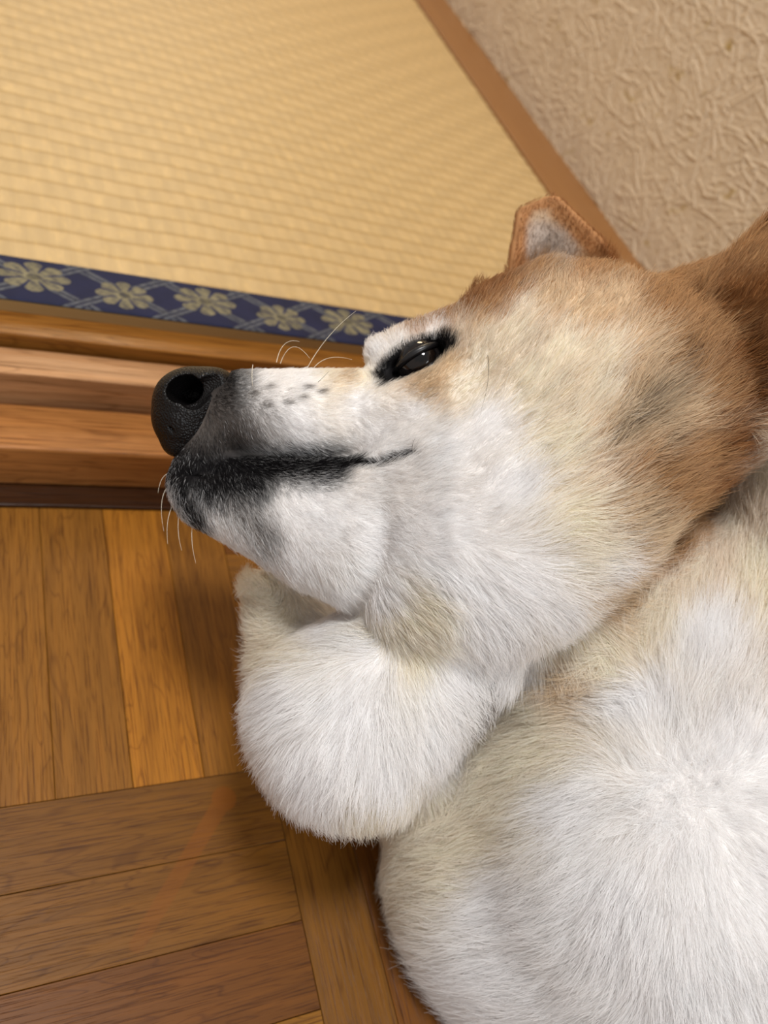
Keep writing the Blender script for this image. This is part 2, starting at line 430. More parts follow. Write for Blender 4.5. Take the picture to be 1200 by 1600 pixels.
def sd_poly(P2, poly):
    n = len(poly); d = np.full(P2.shape[:-1], 1e9); s = np.ones(P2.shape[:-1])
    for i in range(n):
        a = poly[i]; b = poly[i - 1]
        e = b - a; w_ = P2 - a
        t = np.clip((w_ @ e) / (e @ e), 0, 1)
        q = w_ - t[..., None] * e
        d = np.minimum(d, (q ** 2).sum(-1))
        c1 = P2[..., 1] >= a[1]; c2 = P2[..., 1] < b[1]; c3 = e[0] * w_[..., 1] > e[1] * w_[..., 0]
        al = c1 & c2 & c3; no = ~c1 & ~c2 & ~c3
        s = np.where(al | no, -s, s)
    return s * np.sqrt(d)
def rotz(a):
    a = -math.radians(a); c, s = math.cos(a), math.sin(a)
    return np.array([[c, -s, 0], [s, c, 0], [0, 0, 1.0]])

PR = [
 # head
 ell(880, 640, .350, (235, 222, 205), 0, 30),
 ell(815, 785, .335, (305, 190, 185), -44, 40),
 cone((705, 575, .348, 62), (875, 534, .352, 112), 30),
 cone((378, 646, .350, 66), (640, 665, .344, 84), 14),
 cone((335, 690, .352, 52), (308, 752, .350, 44), 16),
 cone((598, 552, .347, 24), (700, 520, .346, 34), 12),
 cone((590, 642, .330, 36), (724, 606, .322, 46), 10),
 ell(480, 655, .338, (120, 55, 62), 0, 20),
 cone((328, 768, .349, 58), (565, 828, .340, 118), 14),
 ell(650, 570, .350, (80, 52, 70), -20, 16),
 ell(744, 476, .374, (12, 38, 18), 12, 6),
 ell(745, 668, .325, (115, 88, 78), -18, 30),
 ell(690, 760, .325, (130, 110, 90), 0, 40),
 cone((1000, 625, .355, 165), (1400, 430, .40, 110), 40),
 # chest and trunk
 ell(1085, 1285, .44, (452, 470, 363), 0, 25),
 ell(1330, 960, .44, (330, 420, 330), 0, 60),
 cone((900, 950, .40, 190), (1200, 1100, .42, 230), 40),
 ell(1000, 1330, .36, (190, 200, 130), 0, 60),
 ell(1150, 1400, .40, (200, 300, 230), 0, 60),
 # folded foreleg under the throat, and the one behind it
 cone((705, 985, .345, 114), (550, 1120, .350, 148), 22),
 cone((585, 1120, .40, 110), (860, 1260, .46, 150), 20),
 ell(738, 1375, .41, (96, 125, 115), -30, 110),
 cone((438, 930, .380, 48), (495, 1080, .375, 98), 14),
]
EAR_FAR = np.array([L(*p, .400)[:2] for p in ((825, 340), (862, 325), (925, 385), (985, 470), (820, 500), (812, 420))])
EAR_NEAR = np.array([L(*p, .315)[:2] for p in ((1130, 445), (1290, 285), (1350, 560), (1190, 640), (1150, 560))])
def sdf(P, lo=None):
    d = np.full(P.shape[:-1], 1.0, dtype=np.float64)
    for pr in PR:
        if pr[0] == 'e':
            c = L(*pr[1]); s = pr[1][2] / F; r = np.array(pr[2]) * s; k = pr[4] * s
            e = sd_ell(P, c, r, rotz(pr[3]))
        else:
            a, b = pr[1], pr[2]; s = a[2] / F; k = pr[4] * s
            e = sd_cone(P, L(*a[:3]), a[3] * a[2] / F, L(*b[:3]), b[3] * b[2] / F, pr[3])
        d = smin(d, e, k)
    # far ear: thin cupped leaf
    s = .4 / F
    e2 = sd_poly(P[..., :2], EAR_FAR) - 16 * s
    zc = (D0 - .400) - 0.010 * np.clip(-e2 / (50 * s), 0, 1)
    ez = np.abs(P[..., 2] - zc) - 0.0026
    ear = np.minimum(np.maximum(e2, ez), 0) + np.hypot(np.maximum(e2, 0), np.maximum(ez, 0)) - 0.001
    d = smin(d, ear, 0.004)
    s = .315 / F
    e2 = sd_poly(P[..., :2], EAR_NEAR) - 16 * s
    zc = (D0 - .322) + 0.012 * np.clip(-e2 / (80 * s), 0, 1) + (P[..., 0] - L(1200, 500, .315)[0]) * 0.2
    ez = np.abs(P[..., 2] - zc) - 0.004
    ear = np.minimum(np.maximum(e2, ez), 0) + np.hypot(np.maximum(e2, 0), np.maximum(ez, 0)) - 0.0015
    d = smin(d, ear, 0.008)
    # carve: eye socket, mouth slit, nose seat
    d = -smin(-d, sd_ell(P, L(*EYE), np.array([54, 23, 46]) * .33 / F, rotz(-28)), 0.0015)
    for a, b in zip(MOUTH[:-1], MOUTH[1:]):
        d = -smin(-d, sd_cone(P, L(*a), .0013, L(*b), .0013), 0.003)
    # rests on floor and step
    W = to_world(P.reshape(-1, 3)).reshape(P.shape)
    prof = np.where(W[..., 1] > Y_TAT - 0.012, ZT + 0.003, np.where(W[..., 1] > y_b0 - .002, Z2 + 0.002, np.where(W[..., 1] > y_c0 - .002, Z1 + 0.002, np.where(W[..., 1] > y_d0 - .002, 0.005, 0.002))))
    d = np.maximum(d, prof - W[..., 2])
    d = np.maximum(d, W[..., 0] - (X_BASE - 0.004)); d = np.maximum(d, P[..., 0] - 0.392); d = np.maximum(d, -0.392 - P[..., 1])
    return d
EYE = (650, 563, .3290)
MOUTH = [(285, 742, .3400), (345, 732, .3305), (420, 722, .3235), (500, 722, .3190), (580, 724, .3150), (638, 706, .3060)]

def surface_nets(f, lo, hi, h):
    n = np.ceil((hi - lo) / h).astype(int) + 1
    D = np.empty(tuple(n), dtype=np.float32)
    ys = lo[1] + h * np.arange(n[1]); zs = lo[2] + h * np.arange(n[2])
    for i0 in range(0, n[0], 24):
        xs = lo[0] + h * np.arange(i0, min(i0 + 24, n[0]))
        G = np.stack(np.meshgrid(xs, ys, zs, indexing='ij'), -1)
        D[i0:i0 + 24] = f(G)
    neg = D < 0
    c = np.zeros(tuple(n - 1), dtype=np.int8)
    for a in (0, 1):
        for b in (0, 1):
            for e in (0, 1):
                c += neg[a:n[0] - 1 + a, b:n[1] - 1 + b, e:n[2] - 1 + e]
    act = (c > 0) & (c < 8); ids = np.full(act.shape, -1, dtype=np.int64)
    I = np.argwhere(act); ids[act] = np.arange(len(I))
    acc = np.zeros((len(I), 3)); cnt = np.zeros(len(I))
    corners = [(a, b, e) for a in (0, 1) for b in (0, 1) for e in (0, 1)]
    for p in corners:
        for ax in range(3):
            if p[ax] == 0:
                q = list(p); q[ax] = 1
                d0 = D[I[:, 0] + p[0], I[:, 1] + p[1], I[:, 2] + p[2]]; d1 = D[I[:, 0] + q[0], I[:, 1] + q[1], I[:, 2] + q[2]]
                m = (d0 < 0) != (d1 < 0)
                t = np.where(m, d0 / np.where(m, d0 - d1, 1), 0)
                pt = np.tile(np.array(p, dtype=float), (len(I), 1)); pt[:, ax] = t
                acc += pt * m[:, None]; cnt += m
    V = lo + h * (I + acc / cnt[:, None])
    Q = []
    for ax in range(3):
        b, e = (ax + 1) % 3, (ax + 2) % 3
        sl0 = [slice(None)] * 3; sl1 = [slice(None)] * 3; sl0[ax] = slice(0, -1); sl1[ax] = slice(1, None)
        A, B = neg[tuple(sl0)], neg[tuple(sl1)]
        E = np.argwhere(A != B)
        E = E[(E[:, b] > 0) & (E[:, e] > 0) & (E[:, b] < n[b] - 1) & (E[:, e] < n[e] - 1)]
        fl = A[tuple(E.T)]
        def g(db, de):
            X_ = E.copy(); X_[:, b] -= db; X_[:, e] -= de; return ids[tuple(X_.T)]
        q = np.stack([g(1, 1), g(0, 1), g(0, 0), g(1, 0)], 1)
        q[~fl] = q[~fl][:, ::-1]
        Q.append(q)
    return V, np.vstack(Q)
def grad(f, P, e=4e-4):
    g = np.stack([f(P + np.array(v) * e) - f(P - np.array(v) * e) for v in ((1, 0, 0), (0, 1, 0), (0, 0, 1))], -1)
    return g / np.maximum(np.linalg.norm(g, axis=-1, keepdims=True), 1e-9)

HS = 0.0026
lo = np.array([-0.13, -0.40, -0.25]); hi = np.array([0.40, 0.19, 0.08])
BV, BQ = surface_nets(sdf, lo, hi, HS)

# coat: colours, lengths and lie of the hair given at places on the coat (frame of the dog)
def pxy(P):
    """coordinates along the flank of the dog, measured in the photo's scale"""
    d = D0 - P[:, 2]
    return np.stack([600 + P[:, 0] * F / d, 800 - P[:, 1] * F / d], 1)
WHT = srgb(250, 249, 249); CRM = srgb(247, 240, 227); ORG_ = srgb(196, 156, 110); TAN = srgb(226, 206, 176); DOR = srgb(158, 108, 62); BLK = srgb(22, 20, 22); GRY = srgb(120, 112, 106); EIN = srgb(186, 174, 164)
COLS = [
 (400,620,WHT),(480,590,WHT),(560,620,WHT),(650,640,WHT),(600,690,WHT),(450,660,WHT),(700,700,WHT),(500,800,WHT),(600,850,WHT),(450,880,WHT),(400,850,WHT),(520,950,WHT),(600,930,WHT),(280,790,WHT),
 (720,600,CRM),(665,605,TAN),(700,570,TAN),(560,585,CRM),(510,575,CRM),(545,578,TAN),(750,560,CRM),(800,520,CRM),(830,600,CRM),(760,660,WHT),(880,690,CRM),(800,760,WHT),(900,800,CRM),(820,900,WHT),(760,960,WHT),(880,960,WHT),(940,880,WHT),
 (690,880,WHT),(650,950,CRM),(610,965,CRM),(640,1010,CRM),(700,820,WHT),(740,900,WHT),
 (590,540,WHT),(620,520,WHT),(680,515,WHT),(720,505,CRM),(570,560,WHT),
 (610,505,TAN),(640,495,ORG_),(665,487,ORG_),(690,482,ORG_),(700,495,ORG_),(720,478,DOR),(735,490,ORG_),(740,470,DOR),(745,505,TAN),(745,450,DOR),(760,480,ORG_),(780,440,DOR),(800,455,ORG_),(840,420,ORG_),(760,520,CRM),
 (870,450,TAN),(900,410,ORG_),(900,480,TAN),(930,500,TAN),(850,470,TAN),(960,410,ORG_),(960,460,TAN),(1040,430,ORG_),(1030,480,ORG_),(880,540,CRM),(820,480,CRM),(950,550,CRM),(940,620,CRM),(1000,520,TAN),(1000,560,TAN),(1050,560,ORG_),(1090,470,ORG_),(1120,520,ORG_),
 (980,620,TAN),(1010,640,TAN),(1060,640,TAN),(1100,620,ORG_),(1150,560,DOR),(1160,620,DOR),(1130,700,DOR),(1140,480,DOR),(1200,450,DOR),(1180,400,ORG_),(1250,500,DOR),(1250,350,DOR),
 (960,680,TAN),(1000,760,ORG_),(960,800,TAN),(1080,720,ORG_),(1050,800,ORG_),(1100,780,DOR),(1000,850,TAN),(1040,870,ORG_),(960,930,TAN),(920,860,CRM),(900,1000,CRM),
 (420,930,CRM),(395,940,CRM),(400,990,CRM),(430,1010,CRM),(450,1080,WHT),(560,1100,WHT),(600,1200,WHT),(700,1050,WHT),(680,1150,WHT),(500,1200,WHT),(590,1275,CRM),(600,1020,WHT),(800,1030,WHT),
 (700,1260,CRM),(640,1300,CRM),(780,1180,CRM),(850,1100,CRM),(760,1280,CRM),(900,1060,TAN),(850,1180,CRM),(950,1030,CRM),(1000,960,CRM),(1060,900,CRM),(1120,820,CRM),(700,1340,CRM),
 (900,1250,WHT),(800,1400,WHT),(950,1400,WHT),(1100,1250,WHT),(1150,1200,WHT),(1000,1100,WHT),(1100,1000,WHT),(1190,900,CRM),(1180,750,CRM),(1190,700,CRM),(1200,660,TAN),(1150,1400,WHT),(1100,1550,WHT),(800,1550,WHT),(1300,1200,WHT),(1070,1240,WHT),
 (845,370,EIN),(870,380,EIN),(890,395,EIN),(830,395,EIN),(800,350,DOR),(808,400,DOR),(840,315,TAN),(800,320,TAN),(880,325,ORG_),(925,370,ORG_),(940,395,ORG_),
]
LENS = [(360,620,2.5),(400,600,3),(500,600,4),(560,590,3.5),(500,680,4),(400,700,3.5),(350,690,2.5),(330,780,4),(450,800,4.5),(600,800,5.5),(280,770,3),(500,940,8),(700,700,8),(650,620,4),(700,590,3.5),(600,535,5),(680,505,5),(720,480,6),
 (800,560,9),(850,420,8),(950,400,8),(1050,420,9),(900,650,12),(1050,600,15),(1000,800,18),(850,900,15),(800,1040,16),(1130,600,15),(1200,450,8),(1250,400,8),(850,340,2),(900,370,2),(810,380,2),(930,380,2),
 (420,950,12),(450,1100,15),(560,1150,18),(650,1000,11),(700,1150,15),(560,1020,12),(700,1300,17),(900,1200,17),(900,1450,20),(1070,1250,13),(1100,1100,14),(1150,1350,9),(1150,900,14),(800,1550,22)]
DIRS = [(360,620,1,.25),(420,590,1,0),(520,600,1,.05),(600,640,1,.1),(480,660,1,.35),(400,690,.6,1),(350,690,.2,1),(450,710,.8,.8),(560,700,1,.35),(300,760,.3,1),(330,800,.5,1),(420,780,.7,.8),(400,860,.6,.8),(500,1080,-.8,.9),(560,1060,-.3,1),(620,1100,.25,1),(620,1160,.1,1),(540,1180,-.35,1),(470,1110,-1,.6),(500,800,1,.5),(600,800,1,.1),(500,930,.5,1),(600,900,.9,.4),(650,750,1,-.1),
 (600,560,-.55,-1),(580,550,-.8,-.8),(640,520,-.2,-1),(700,500,.4,-1),(640,600,1,.05),(700,570,1,-.6),(750,600,1,-.7),(760,500,.8,-.8),(740,455,.1,-1),(800,560,.8,-.8),(800,680,1,-.6),(880,420,.2,-1),(950,420,.4,-1),(1040,440,.6,-.8),(900,520,.6,-.9),(950,600,.7,-.8),(1050,560,.8,-.6),(1050,700,1,-.4),(950,720,.8,-.6),(1000,800,1,-.3),(1100,760,1,-.1),(1150,620,.9,-.4),
 (800,800,.7,-.5),(900,850,1,-.1),(950,900,.9,.3),(880,980,.6,.8),(800,1030,.1,1),(750,900,.5,.4),(700,800,1,.0),(720,980,.4,.7),(650,960,.6,.2),
 (560,1010,-.7,-.2),(480,1020,-1,.2),(430,1060,-1,.2),(420,1120,-1,.35),(480,1160,-.5,1),(560,1100,-.4,1),(600,1200,-.1,1),(560,1260,.1,1),(700,1080,.6,.6),(680,1180,.5,.9),(640,1050,.2,.7),(400,950,-.6,-.5),
 (1050,1235,-1,.1),(1092,1235,.7,-.7),(1100,1290,.3,1),(1110,1350,.25,1),(1085,1300,-.1,1),(1030,1280,-.8,.7),(1000,1250,-1,.2),(900,1220,-1,.35),(900,1320,-1,.7),(800,1300,-1,.25),(700,1340,-1,.2),(800,1200,-1,.4),(850,1120,-1,.3),(950,1080,-.9,-.1),(1000,1350,-.6,1),(1060,1350,0,1),(980,1450,-.4,1),(850,1480,-1,.5),(750,1450,-1,.25),(800,1580,-1,.15),(950,1560,-.8,.6),(1060,1530,0,1),(1000,1180,-.5,-.8),(1060,1150,.1,-1),(1100,1180,.4,-1),(1130,1270,1,.1),(1160,1350,1,.5),(1150,1100,.4,-1),(1050,1000,.0,-1),(1150,900,.3,-1),(1190,780,.3,-1),(1150,1500,.4,1),
 (860,350,.05,-1),(900,390,.3,-1),(1200,450,.8,-.7),(1180,520,.9,-.5)]
def interp(Q, anchors, power=3.0, soft=12.0):
    A = np.array([a[:2] for a in anchors], dtype=np.float32); Vv = np.array([np.atleast_1d(a[2]) if len(a) == 3 else a[2:] for a in anchors], dtype=np.float32)
    out = np.zeros((len(Q), Vv.shape[1]))
    for i in range(0, len(Q), 40000):
        q = Q[i:i + 40000].astype(np.float32)
        d2 = ((q[:, None, :] - A[None]) ** 2).sum(-1) + soft * soft
        w_ = d2 ** (-power / 2 * 1.0); w_ /= w_.sum(1, keepdims=True)
        out[i:i + 40000] = w_ @ Vv
    return out
def seg_d(Q, pts):
    d = np.full(len(Q), 1e9)
    for a, b in zip(pts[:-1], pts[1:]):
        a, b = np.array(a, float), np.array(b, float); e = b - a
        t = np.clip(((Q - a) @ e) / (e @ e), 0, 1); d = np.minimum(d, np.linalg.norm(Q - a - t[:, None] * e, axis=1))
    return d
def coat(Q, P, jit):
    """intrinsic coat colour at coat coordinates Q (jit: per hair randomness)"""
    Qj = Q + jit * 9
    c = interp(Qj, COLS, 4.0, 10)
    def blend(c, m, col): m = np.clip(m, 0, 1)[:, None]; return c * (1 - m) + np.array(col) * m
    u1 = (jit[:, 0] * 0.5)
    # dark muzzle: round the nose, the lip line, and the chin
    d = seg_d(Qj, [(250, 600), (300, 650), (335, 620), (340, 595)])
    c = blend(c, (70 - d) / 44 + u1 * 0.5, BLK)
    d = seg_d(Qj, [(300, 700), (350, 690)]); c = blend(c, (70 - d) / 45 + u1 * .6, BLK)
    d = seg_d(Qj, [(390, 668), (330, 660)]); c = blend(c, ((70 - d) / 70) * .75 + u1 * .6, GRY)
    d = seg_d(Qj, [(270, 740), (340, 735), (430, 728), (520, 727)]); c = blend(c, (38 - d) / 24 + u1 * .5, BLK)
    d = seg_d(Qj, [(520, 726), (590, 722), (638, 707)]); d = np.maximum(seg_d(Q + jit * 2.5, [(520, 726), (590, 722), (638, 707)]), 0); c = blend(c, (9 - d) / 5, BLK)
    d = seg_d(Qj, [(285, 740), (282, 775), (312, 822)]); c = blend(c, (17 - d) / 10, BLK)
    d = seg_d(Qj, [(330, 770), (370, 790), (420, 838)]); c = blend(c, ((34 - d) / 36) * .8 + u1 * .6, GRY)
    d = seg_d(Qj, [(320, 765), (400, 760)]); c = blend(c, ((40 - d) / 34) + u1 * .6, BLK)
    for wx, wy in ((395, 615), (420, 605), (470, 620), (415, 632), (450, 628), (500, 612), (478, 605)):
        d = np.linalg.norm((Q - (wx, wy)) * (0.6, 1.2), axis=1); c = blend(c, (7 - d) / 8, GRY)
    # rim of the far ear
    em = P[:, 2] < D0 - .384
    d = seg_d(Q, [(800, 470), (800, 345), (822, 312), (862, 306), (900, 345), (950, 400)])
    c = blend(c, np.where(em, (26 - d) / 10, 0), srgb(176, 128, 84))
    # eye rim
    e = (Q - (650, 566)); a = math.radians(-28)
    ex_, ey = e[:, 0] * math.cos(a) + e[:, 1] * math.sin(a), -e[:, 0] * math.sin(a) + e[:, 1] * math.cos(a)
    d = np.hypot(ex_ / 72, ey / 28)
    c = blend(c, (1.08 - d) / .16 + u1 * 0.25 - np.clip(ey - 8, 0, 9) / 3.0, BLK)
    # dark flecks behind the cheek
    for x0, y0, x1, y1, r_, s_ in ((955, 700, 1000, 640, 20, .7), (1060, 580, 1010, 660, 24, .45), (1000, 745, 1040, 690, 14, .5), (758, 1070, 764, 1120, 15, 1.3), (735, 1130, 762, 1095, 12, 1.0), (785, 1075, 770, 1110, 12, .9), (630, 1015, 640, 985, 8, .35), (965, 845, 1000, 810, 14, .35)):
        d = seg_d(Qj, [(x0, y0), (x1, y1)]); c = blend(c, np.clip((r_ - d) / r_ * 1.6, 0, 1) * s_ * np.clip(0.55 + jit[:, 1] * 0.6, 0, 1.3), srgb(96, 80, 68))
    return c

NP = [ell(302, 622, .346, (62, 49, 50), -4, 12), ell(288, 652, .347, (50, 52, 46), 0, 12), ell(332, 602, .345, (36, 27, 46), -8, 10), cone((283, 662, .3465, 38), (276, 692, .3460, 22), 14)]
def sdf_nose(P):
    d = np.full(P.shape[:-1], 1.0)
    for pr in NP:
        s = (pr[1][2]) / F
        if pr[0] == 'e': e = sd_ell(P, L(*pr[1]), np.array(pr[2]) * s, rotz(pr[3]))
        else: e = sd_cone(P, L(*pr[1][:3]), pr[1][3] * s, L(*pr[2][:3]), pr[2][3] * s)
        d = smin(d, e, pr[4] * s)
    # nostril: comma shaped hollow with a slit running back
    d = -smin(-d, sd_ell(P, L(290, 610, .3380), np.array((29, 23, 62)) * .33 / F, rotz(-20)), 0.0010)
    d = -smin(-d, sd_cone(P, L(300, 619, .3325), .0058, L(352, 586, .3322), .0030), 0.001)
    d = -smin(-d, sd_cone(P, L(262, 650, .3375), .0006, L(276, 700, .3340), .0006), 0.0012)
    return d
# skin
SKIN = NT('dog_skin', 0.7, 0.2); SKIN.l(SKIN.attr('tone').outputs['Color'], SKIN.b.inputs['Base Color'])
Wb = to_world(BV) - DOGW
body = mesh_obj('body', Wb, BQ, SKIN.m, dog)
Qb = pxy(BV)
zero = np.zeros((len(Qb), 2))
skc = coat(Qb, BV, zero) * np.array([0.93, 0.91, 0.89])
eyed = np.linalg.norm(BV - L(*EYE), axis=1); skc[eyed < 0.0135] = np.array(srgb(16, 14, 15))
vcol(body, 'tone', skc)

# ---- fur as hair strands
def make_fur(N):
    tris = np.vstack([BQ[:, [0, 1, 2]], BQ[:, [0, 2, 3]]])
    A, B, C = BV[tris[:, 0]], BV[tris[:, 1]], BV[tris[:, 2]]
    nr = np.cross(B - A, C - A); ar = np.linalg.norm(nr, axis=1) / 2; nr /= np.maximum(2 * ar, 1e-12)[:, None]
    cen = (A + B + C) / 3; q = pxy(cen)
    view = cen - np.array([0, 0, D0]); view /= np.linalg.norm(view, axis=1)[:, None]
    facing = -(nr * view).sum(1)
    keep = (q[:, 0] > -80) & (q[:, 0] < 2100) & (q[:, 1] > 0) & (q[:, 1] < 2200) & (facing > -0.8)
    inside = (q[:, 0] < 1260) & (q[:, 1] < 1660) & (facing > -0.3)
    dens = np.where((q[:, 0] < 700) & (q[:, 1] < 1000), 2.4, 1.0) * np.where(facing > 0, 1.0, 0.6) * np.where(inside, 1.0, 0.3)
    pw = ar * keep * dens; pw /= pw.sum()
    r = np.random.default_rng(5)
    ti = r.choice(len(tris), N, p=pw)
    a, b = r.random(N), r.random(N); s = a + b > 1; a[s] = 1 - a[s]; b[s] = 1 - b[s]
    P = A[ti] + (B[ti] - A[ti]) * a[:, None] + (C[ti] - A[ti]) * b[:, None]
    for _ in range(2):
        nrm = grad(sdf, P); P = P - nrm * sdf(P)[:, None] * 0.9
    q = pxy(P)
    W = to_world(P); nw = nrm @ Rm.T
    # bare places
    ok = np.ones(N, bool)
    ok &= ~((nw[:, 2] < -0.9) & (W[:, 2] < 0.006))
    ee = q - (652, 565); ar_ = math.radians(-28)
    ok &= ~((np.hypot((ee[:, 0] * math.cos(ar_) + ee[:, 1] * math.sin(ar_)) / 56, (-ee[:, 0] * math.sin(ar_) + ee[:, 1] * math.cos(ar_)) / 19) < 1) & (P[:, 2] < D0 - .3215))
    ok &= sdf_nose(P) > 0.0006
    P, nrm, q = P[ok], nrm[ok], q[ok]; n = len(P)
    ln = interp(q, LENS, 4.0, 15)[:, 0] * 0.001
    ln *= r.uniform(0.65, 1.15, n)
    nsd = sdf_nose(P); ln = np.where(nsd < 0.012, np.minimum(ln, 0.0009 + nsd * 0.25), ln)
    eyd = np.hypot(q[:, 0] - 650, (q[:, 1] - 568) * 1.3); ln = np.where(eyd < 62, np.minimum(ln, 0.0022 + 0.00003 * eyd), ln)
    dv = interp(q, DIRS, 4.0, 14)
    g = np.stack([dv[:, 0], -dv[:, 1], np.zeros(n)], 1); g /= np.maximum(np.linalg.norm(g, axis=1), 1e-6)[:, None]
    g = g - nrm * (g * nrm).sum(1)[:, None]; g /= np.maximum(np.linalg.norm(g, axis=1), 0.25)[:, None]
    # tufts: hairs rooted in the same small cell lean together
    def hashdir(P, cell, seed):
        rr = np.random.default_rng(seed)
        o = np.stack([fbm(P, 1.2 / cell, seed + k, 2) for k in range(3)], 1) * cell * 0.8
        ce = np.floor((P + o) / cell).astype(np.int64)
        hsh = (ce[:, 0] * 73856093) ^ (ce[:, 1] * 19349663) ^ (ce[:, 2] * 83492791)
        tab = rr.normal(size=(4096, 3)); return tab[hsh % 4096], (ce + 0.5) * cell
    h1, c1 = hashdir(P, 0.0042, 11); h2, c2 = hashdir(P, 0.0020, 31); h3, _ = hashdir(P, 0.012, 51)
    dirv = g + 0.10 * h1 + 0.10 * h2 + 0.08 * h3 + 0.10 * r.normal(size=(n, 3))
    wq = np.exp(-((q[:, 0] - 1075) ** 2 + (q[:, 1] - 1245) ** 2) / 70 ** 2)[:, None]
    dirv = dirv * (1 - 0.5 * wq) + wq * (0.5 * r.normal(size=(n, 3)) + 0.5 * h2)
    dirv -= nrm * (dirv * nrm).sum(1)[:, None] * 0.9
    lift = 0.30 + 0.10 * r.normal(size=n)
    lift = np.where(q[:, 0] < 650, np.where(q[:, 1] < 980, 0.31, 0.36), lift)
    droop = 0.25
    K = 6; t = np.linspace(0, 1, K)
    pts = np.zeros((n, K, 3))
    d0 = dirv * 0.8 + nrm * (lift + 0.25)[:, None]; d0 /= np.linalg.norm(d0, axis=1)[:, None]
    d1 = dirv + nrm * (lift - 0.30)[:, None] + 0.12 * r.normal(size=(n, 3)); d1 /= np.linalg.norm(d1, axis=1)[:, None]
    cl = np.clip(ln * 22, 0.05, 0.30)[:, None]
    for k, tt in enumerate(t):
        pts[:, k] = P + ln[:, None] * (d0 * (tt - 0.5 * tt * tt) + d1 * (0.5 * tt * tt) * 1.1)
        pull = (c1 - P); pull -= nrm * (pull * nrm).sum(1)[:, None]
        pts[:, k] += pull * cl * tt * tt
    jit = r.normal(size=(n, 2))
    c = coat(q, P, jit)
    sat = 1 - c.min(1, keepdims=True) / np.maximum(c.max(1, keepdims=True), .01)
    tone = 1 + 0.03 * h1[:, :1] + (0.06 + 0.35 * sat) * r.normal(size=(n, 1)); c = np.clip(c * np.clip(tone, .6, 1.12), 0.004, 0.97)
    rad = 0.000055 + 0.000045 * np.clip(ln / 0.012, 0, 1) * 1.0
    rad = rad * r.uniform(0.7, 1.2, n) * np.where((q[:, 0] > 1260) | (q[:, 1] > 1660), 1.7, 1.0)
    Wp = (to_world(pts.reshape(-1, 3)) - DOGW).astype(np.float32)
    Wz = Wp[:, 2]; Wz[:] = np.maximum(Wz, 0.001)
    hc = bpy.data.hair_curves.new('fur'); hc.add_curves([K] * n)
    hc.attributes['position'].data.foreach_set('vector', Wp.ravel())
    ra = hc.attributes.get('radius') or hc.attributes.new('radius', 'FLOAT', 'POINT')
    ra.data.foreach_set('value', (rad[:, None] * (1.0 - 0.8 * t[None, :] ** 1.5)).astype(np.float32).ravel())
    ca = hc.attributes.new('tone', 'FLOAT_COLOR', 'CURVE'); cc4 = np.ones((n, 4), np.float32); cc4[:, :3] = c
    ca.data.foreach_set('color', cc4.ravel())
    fm = NT('fur_hair', 0.55, 0.25); fm.l(fm.attr('tone').outputs['Color'], fm.b.inputs['Base Color'])
    tr = fm.t.nodes.new('ShaderNodeBsdfTranslucent'); fm.l(fm.attr('tone').outputs['Color'], tr.inputs[0])
    mx = fm.t.nodes.new('ShaderNodeMixShader'); mx.inputs[0].default_value = 0.45
    fm.l(fm.b.outputs[0], mx.inputs[1]); fm.l(tr.outputs[0], mx.inputs[2])
    fm.l(mx.outputs[0], fm.t.nodes['Material Output'].inputs[0])
    hc.materials.append(fm.m)
    ho = bpy.data.objects.new('fur', hc); COL.objects.link(ho); ho.parent = dog; ho['kind'] = 'stuff'
    return ho
NFUR = 450000
make_fur(NFUR)
SC.cycles_curves.shape = 'RIBBONS'; SC.cycles_curves.subdivisions = 2

# ---- nose leather
nlo = L(225, 725, .36); nhi = L(375, 560, .33); nlo[2] = D0 - .372; nhi[2] = D0 - .318
nlo[:2] -= .002; nhi[:2] += .002
NV, NQ = surface_nets(sdf_nose, nlo, nhi, 0.0005)
mn = NT('nose_leather', 0.36, 0.25); mn.col(srgb(15, 13, 13))
tcn = mn.t.nodes.new('ShaderNodeTexCoord').outputs['Object']
vo = mn.t.nodes.new('ShaderNodeTexVoronoi'); vo.inputs['Scale'].default_value = 1100; mn.l(tcn, vo.inputs['Vector'])
mn.bump(vo.outputs[0], 0.7, 0.0006)
nose = mesh_obj('nose', to_world(NV) - DOGW, NQ, mn.m, dog); nose['label'] = 'moist black nose'

# ---- eye: ball, iris, wet rim
def uvsphere(c, r, nu=48, nv=32):
    th = np.linspace(0, math.pi, nv); phv = np.linspace(0, 2 * math.pi, nu, endpoint=False)
    T, Pp = np.meshgrid(th, phv, indexing='ij')
    V = c + np.stack([np.sin(T) * np.cos(Pp), np.sin(T) * np.sin(Pp), np.cos(T)], -1).reshape(-1, 3) * r
    Fq = [[i * nu + j, (i + 1) * nu + j, (i + 1) * nu + (j + 1) % nu, i * nu + (j + 1) % nu] for i in range(nv - 1) for j in range(nu)]
    return V, Fq
ec = L(656, 568, .3375); er = 0.0107
Ve, Fe = uvsphere(ec, er)
gaze = np.array([-0.02, 0.12, 1.0]); gaze /= np.linalg.norm(gaze)
me_ = NT('eye_surface', 0.05, 0.4); me_.l(me_.attr('tone').outputs['Color'], me_.b.inputs['Base Color'])
me_.b.inputs['Coat Weight'].default_value = 0.15; me_.b.inputs['Coat Roughness'].default_value = 0.02
eye = mesh_obj('eye', to_world(Ve) - DOGW, Fe, me_.m, dog)
ca_ = ((Ve - ec) / er) @ gaze
ang = np.degrees(np.arccos(np.clip(ca_, -1, 1)))[:, None]
ecol = np.where(ang < 16, np.array(srgb(6, 5, 6)), np.where(ang < 34, np.array(srgb(24, 16, 12)), np.where(ang < 40, np.array(srgb(10, 8, 8)), np.array(srgb(30, 26, 26)))))
vcol(eye, 'tone', ecol); eye['label'] = 'dark brown glossy eye'
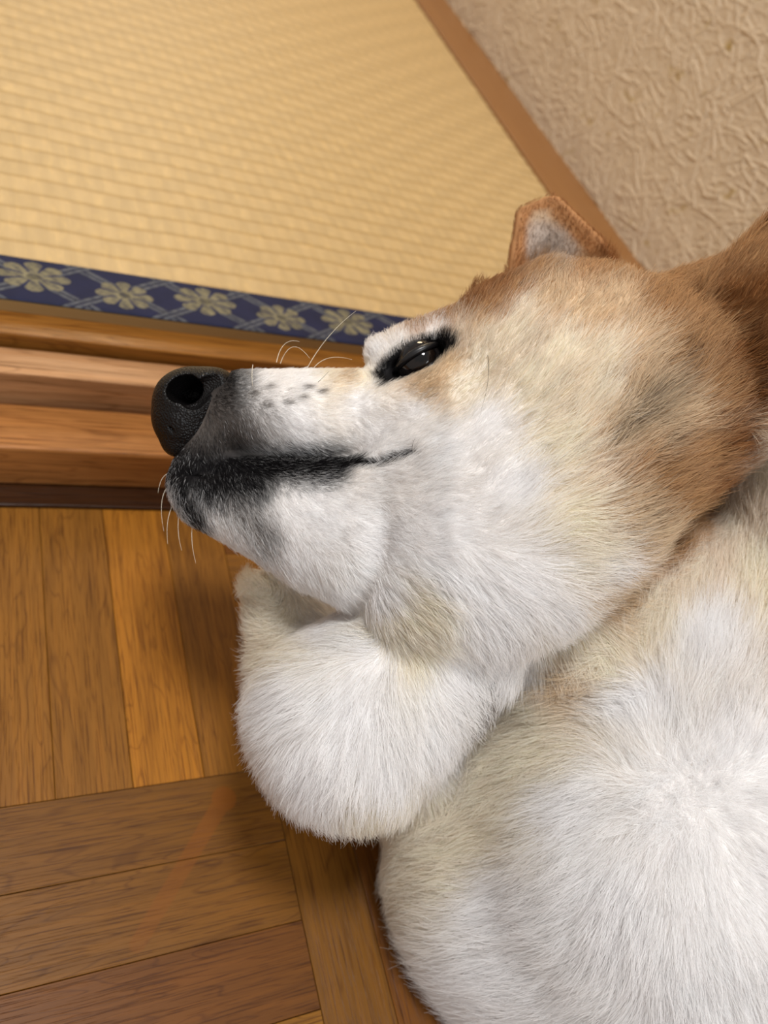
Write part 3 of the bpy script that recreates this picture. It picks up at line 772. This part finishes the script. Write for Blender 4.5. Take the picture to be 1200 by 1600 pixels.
def tube(name, pts, rads, mat, parent, ns=8):
    pts = np.array(pts); n = len(pts); V = []; 
    for i in range(n):
        t = pts[min(i + 1, n - 1)] - pts[max(i - 1, 0)]; t /= np.linalg.norm(t)
        a = np.cross(t, [0.3, 0.2, 1.0]); a /= np.linalg.norm(a); b = np.cross(t, a)
        for k in range(ns):
            q = 2 * math.pi * k / ns; V.append(pts[i] + (a * math.cos(q) + b * math.sin(q)) * rads[i])
    Fq = [[i * ns + k, i * ns + (k + 1) % ns, (i + 1) * ns + (k + 1) % ns, (i + 1) * ns + k] for i in range(n - 1) for k in range(ns)]
    return mesh_obj(name, V, Fq, mat, parent)
ml = NT('eyelid_skin', 0.35, 0.5); ml.col(srgb(18, 16, 17))
def lid(curve, rmax):
    out = []; rr = []
    n = 26
    for i in range(n):
        t = i / (n - 1); a, m, b = [np.array(x, float) for x in curve]
        q = a * (1 - t) ** 2 + 2 * m * t * (1 - t) + b * t * t
        # drop onto the eyeball
        o = np.array([0, 0, D0]); p = L(q[0], q[1], .32); dr = p - o; dr /= np.linalg.norm(dr)
        oc = o - ec; bq = dr @ oc; R2 = er * 1.04; disc = bq * bq - (oc @ oc - R2 * R2)
        s = -bq - math.sqrt(disc) if disc > 0 else -bq
        out.append(to_world(o + dr * s) - DOGW); rr.append(rmax * (0.35 + 0.65 * math.sin(math.pi * t)))
    return tube('eyelid', out, rr, ml.m, dog, 10)
lid([(606, 596), (642, 534), (710, 536)], 0.0017)
lid([(606, 596), (668, 592), (710, 536)], 0.0012)

# ---- whiskers
mwk = NT('whisker_hair', 0.4); mwk.col(srgb(232, 222, 200))
mwd = NT('dark_whisker_hair', 0.4); mwd.col(srgb(50, 44, 42))
def whisker(p0, p1, p2, d0, d1, mat, r=0.00011):
    a, m, b = [np.array(x, float) for x in (p0, p1, p2)]
    pts = []; rr = []
    for i in range(18):
        t = i / 17; q = a * (1 - t) ** 2 + 2 * m * t * (1 - t) + b * t * t
        pts.append(to_world(L(q[0], q[1], d0 + (d1 - d0) * t)) - DOGW); rr.append(r * (1 - 0.75 * t) + 0.00002)
    tube('whisker', pts, rr, mat, dog, 6)
for w_ in [((480, 575), (510, 520), (556, 486), .345, .335), ((432, 566), (440, 525), (468, 534), .345, .340), ((438, 568), (455, 520), (484, 560), .345, .335),
           ((490, 575), (510, 550), (550, 562), .34, .33), ((395, 570), (392, 590), (396, 610), .338, .330)]:
    whisker(*w_, mwk.m)
whisker((762, 555), (768, 590), (752, 640), .295, .285, mwd.m, 0.00009)
whisker((497, 597), (505, 590), (514, 580), .322, .315, mwd.m, 0.00009)
for w_ in [((262, 760), (246, 780), (256, 830), .345, .34), ((270, 790), (258, 810), (262, 850), .345, .34), ((280, 800), (275, 830), (284, 860), .345, .34), ((262, 740), (250, 745), (247, 770), .345, .34),
           ((300, 825), (298, 850), (306, 880), .345, .34), ((640, 985), (628, 1000), (632, 1012), .31, .305)]:
    whisker(*w_, mwk.m, 0.00008)
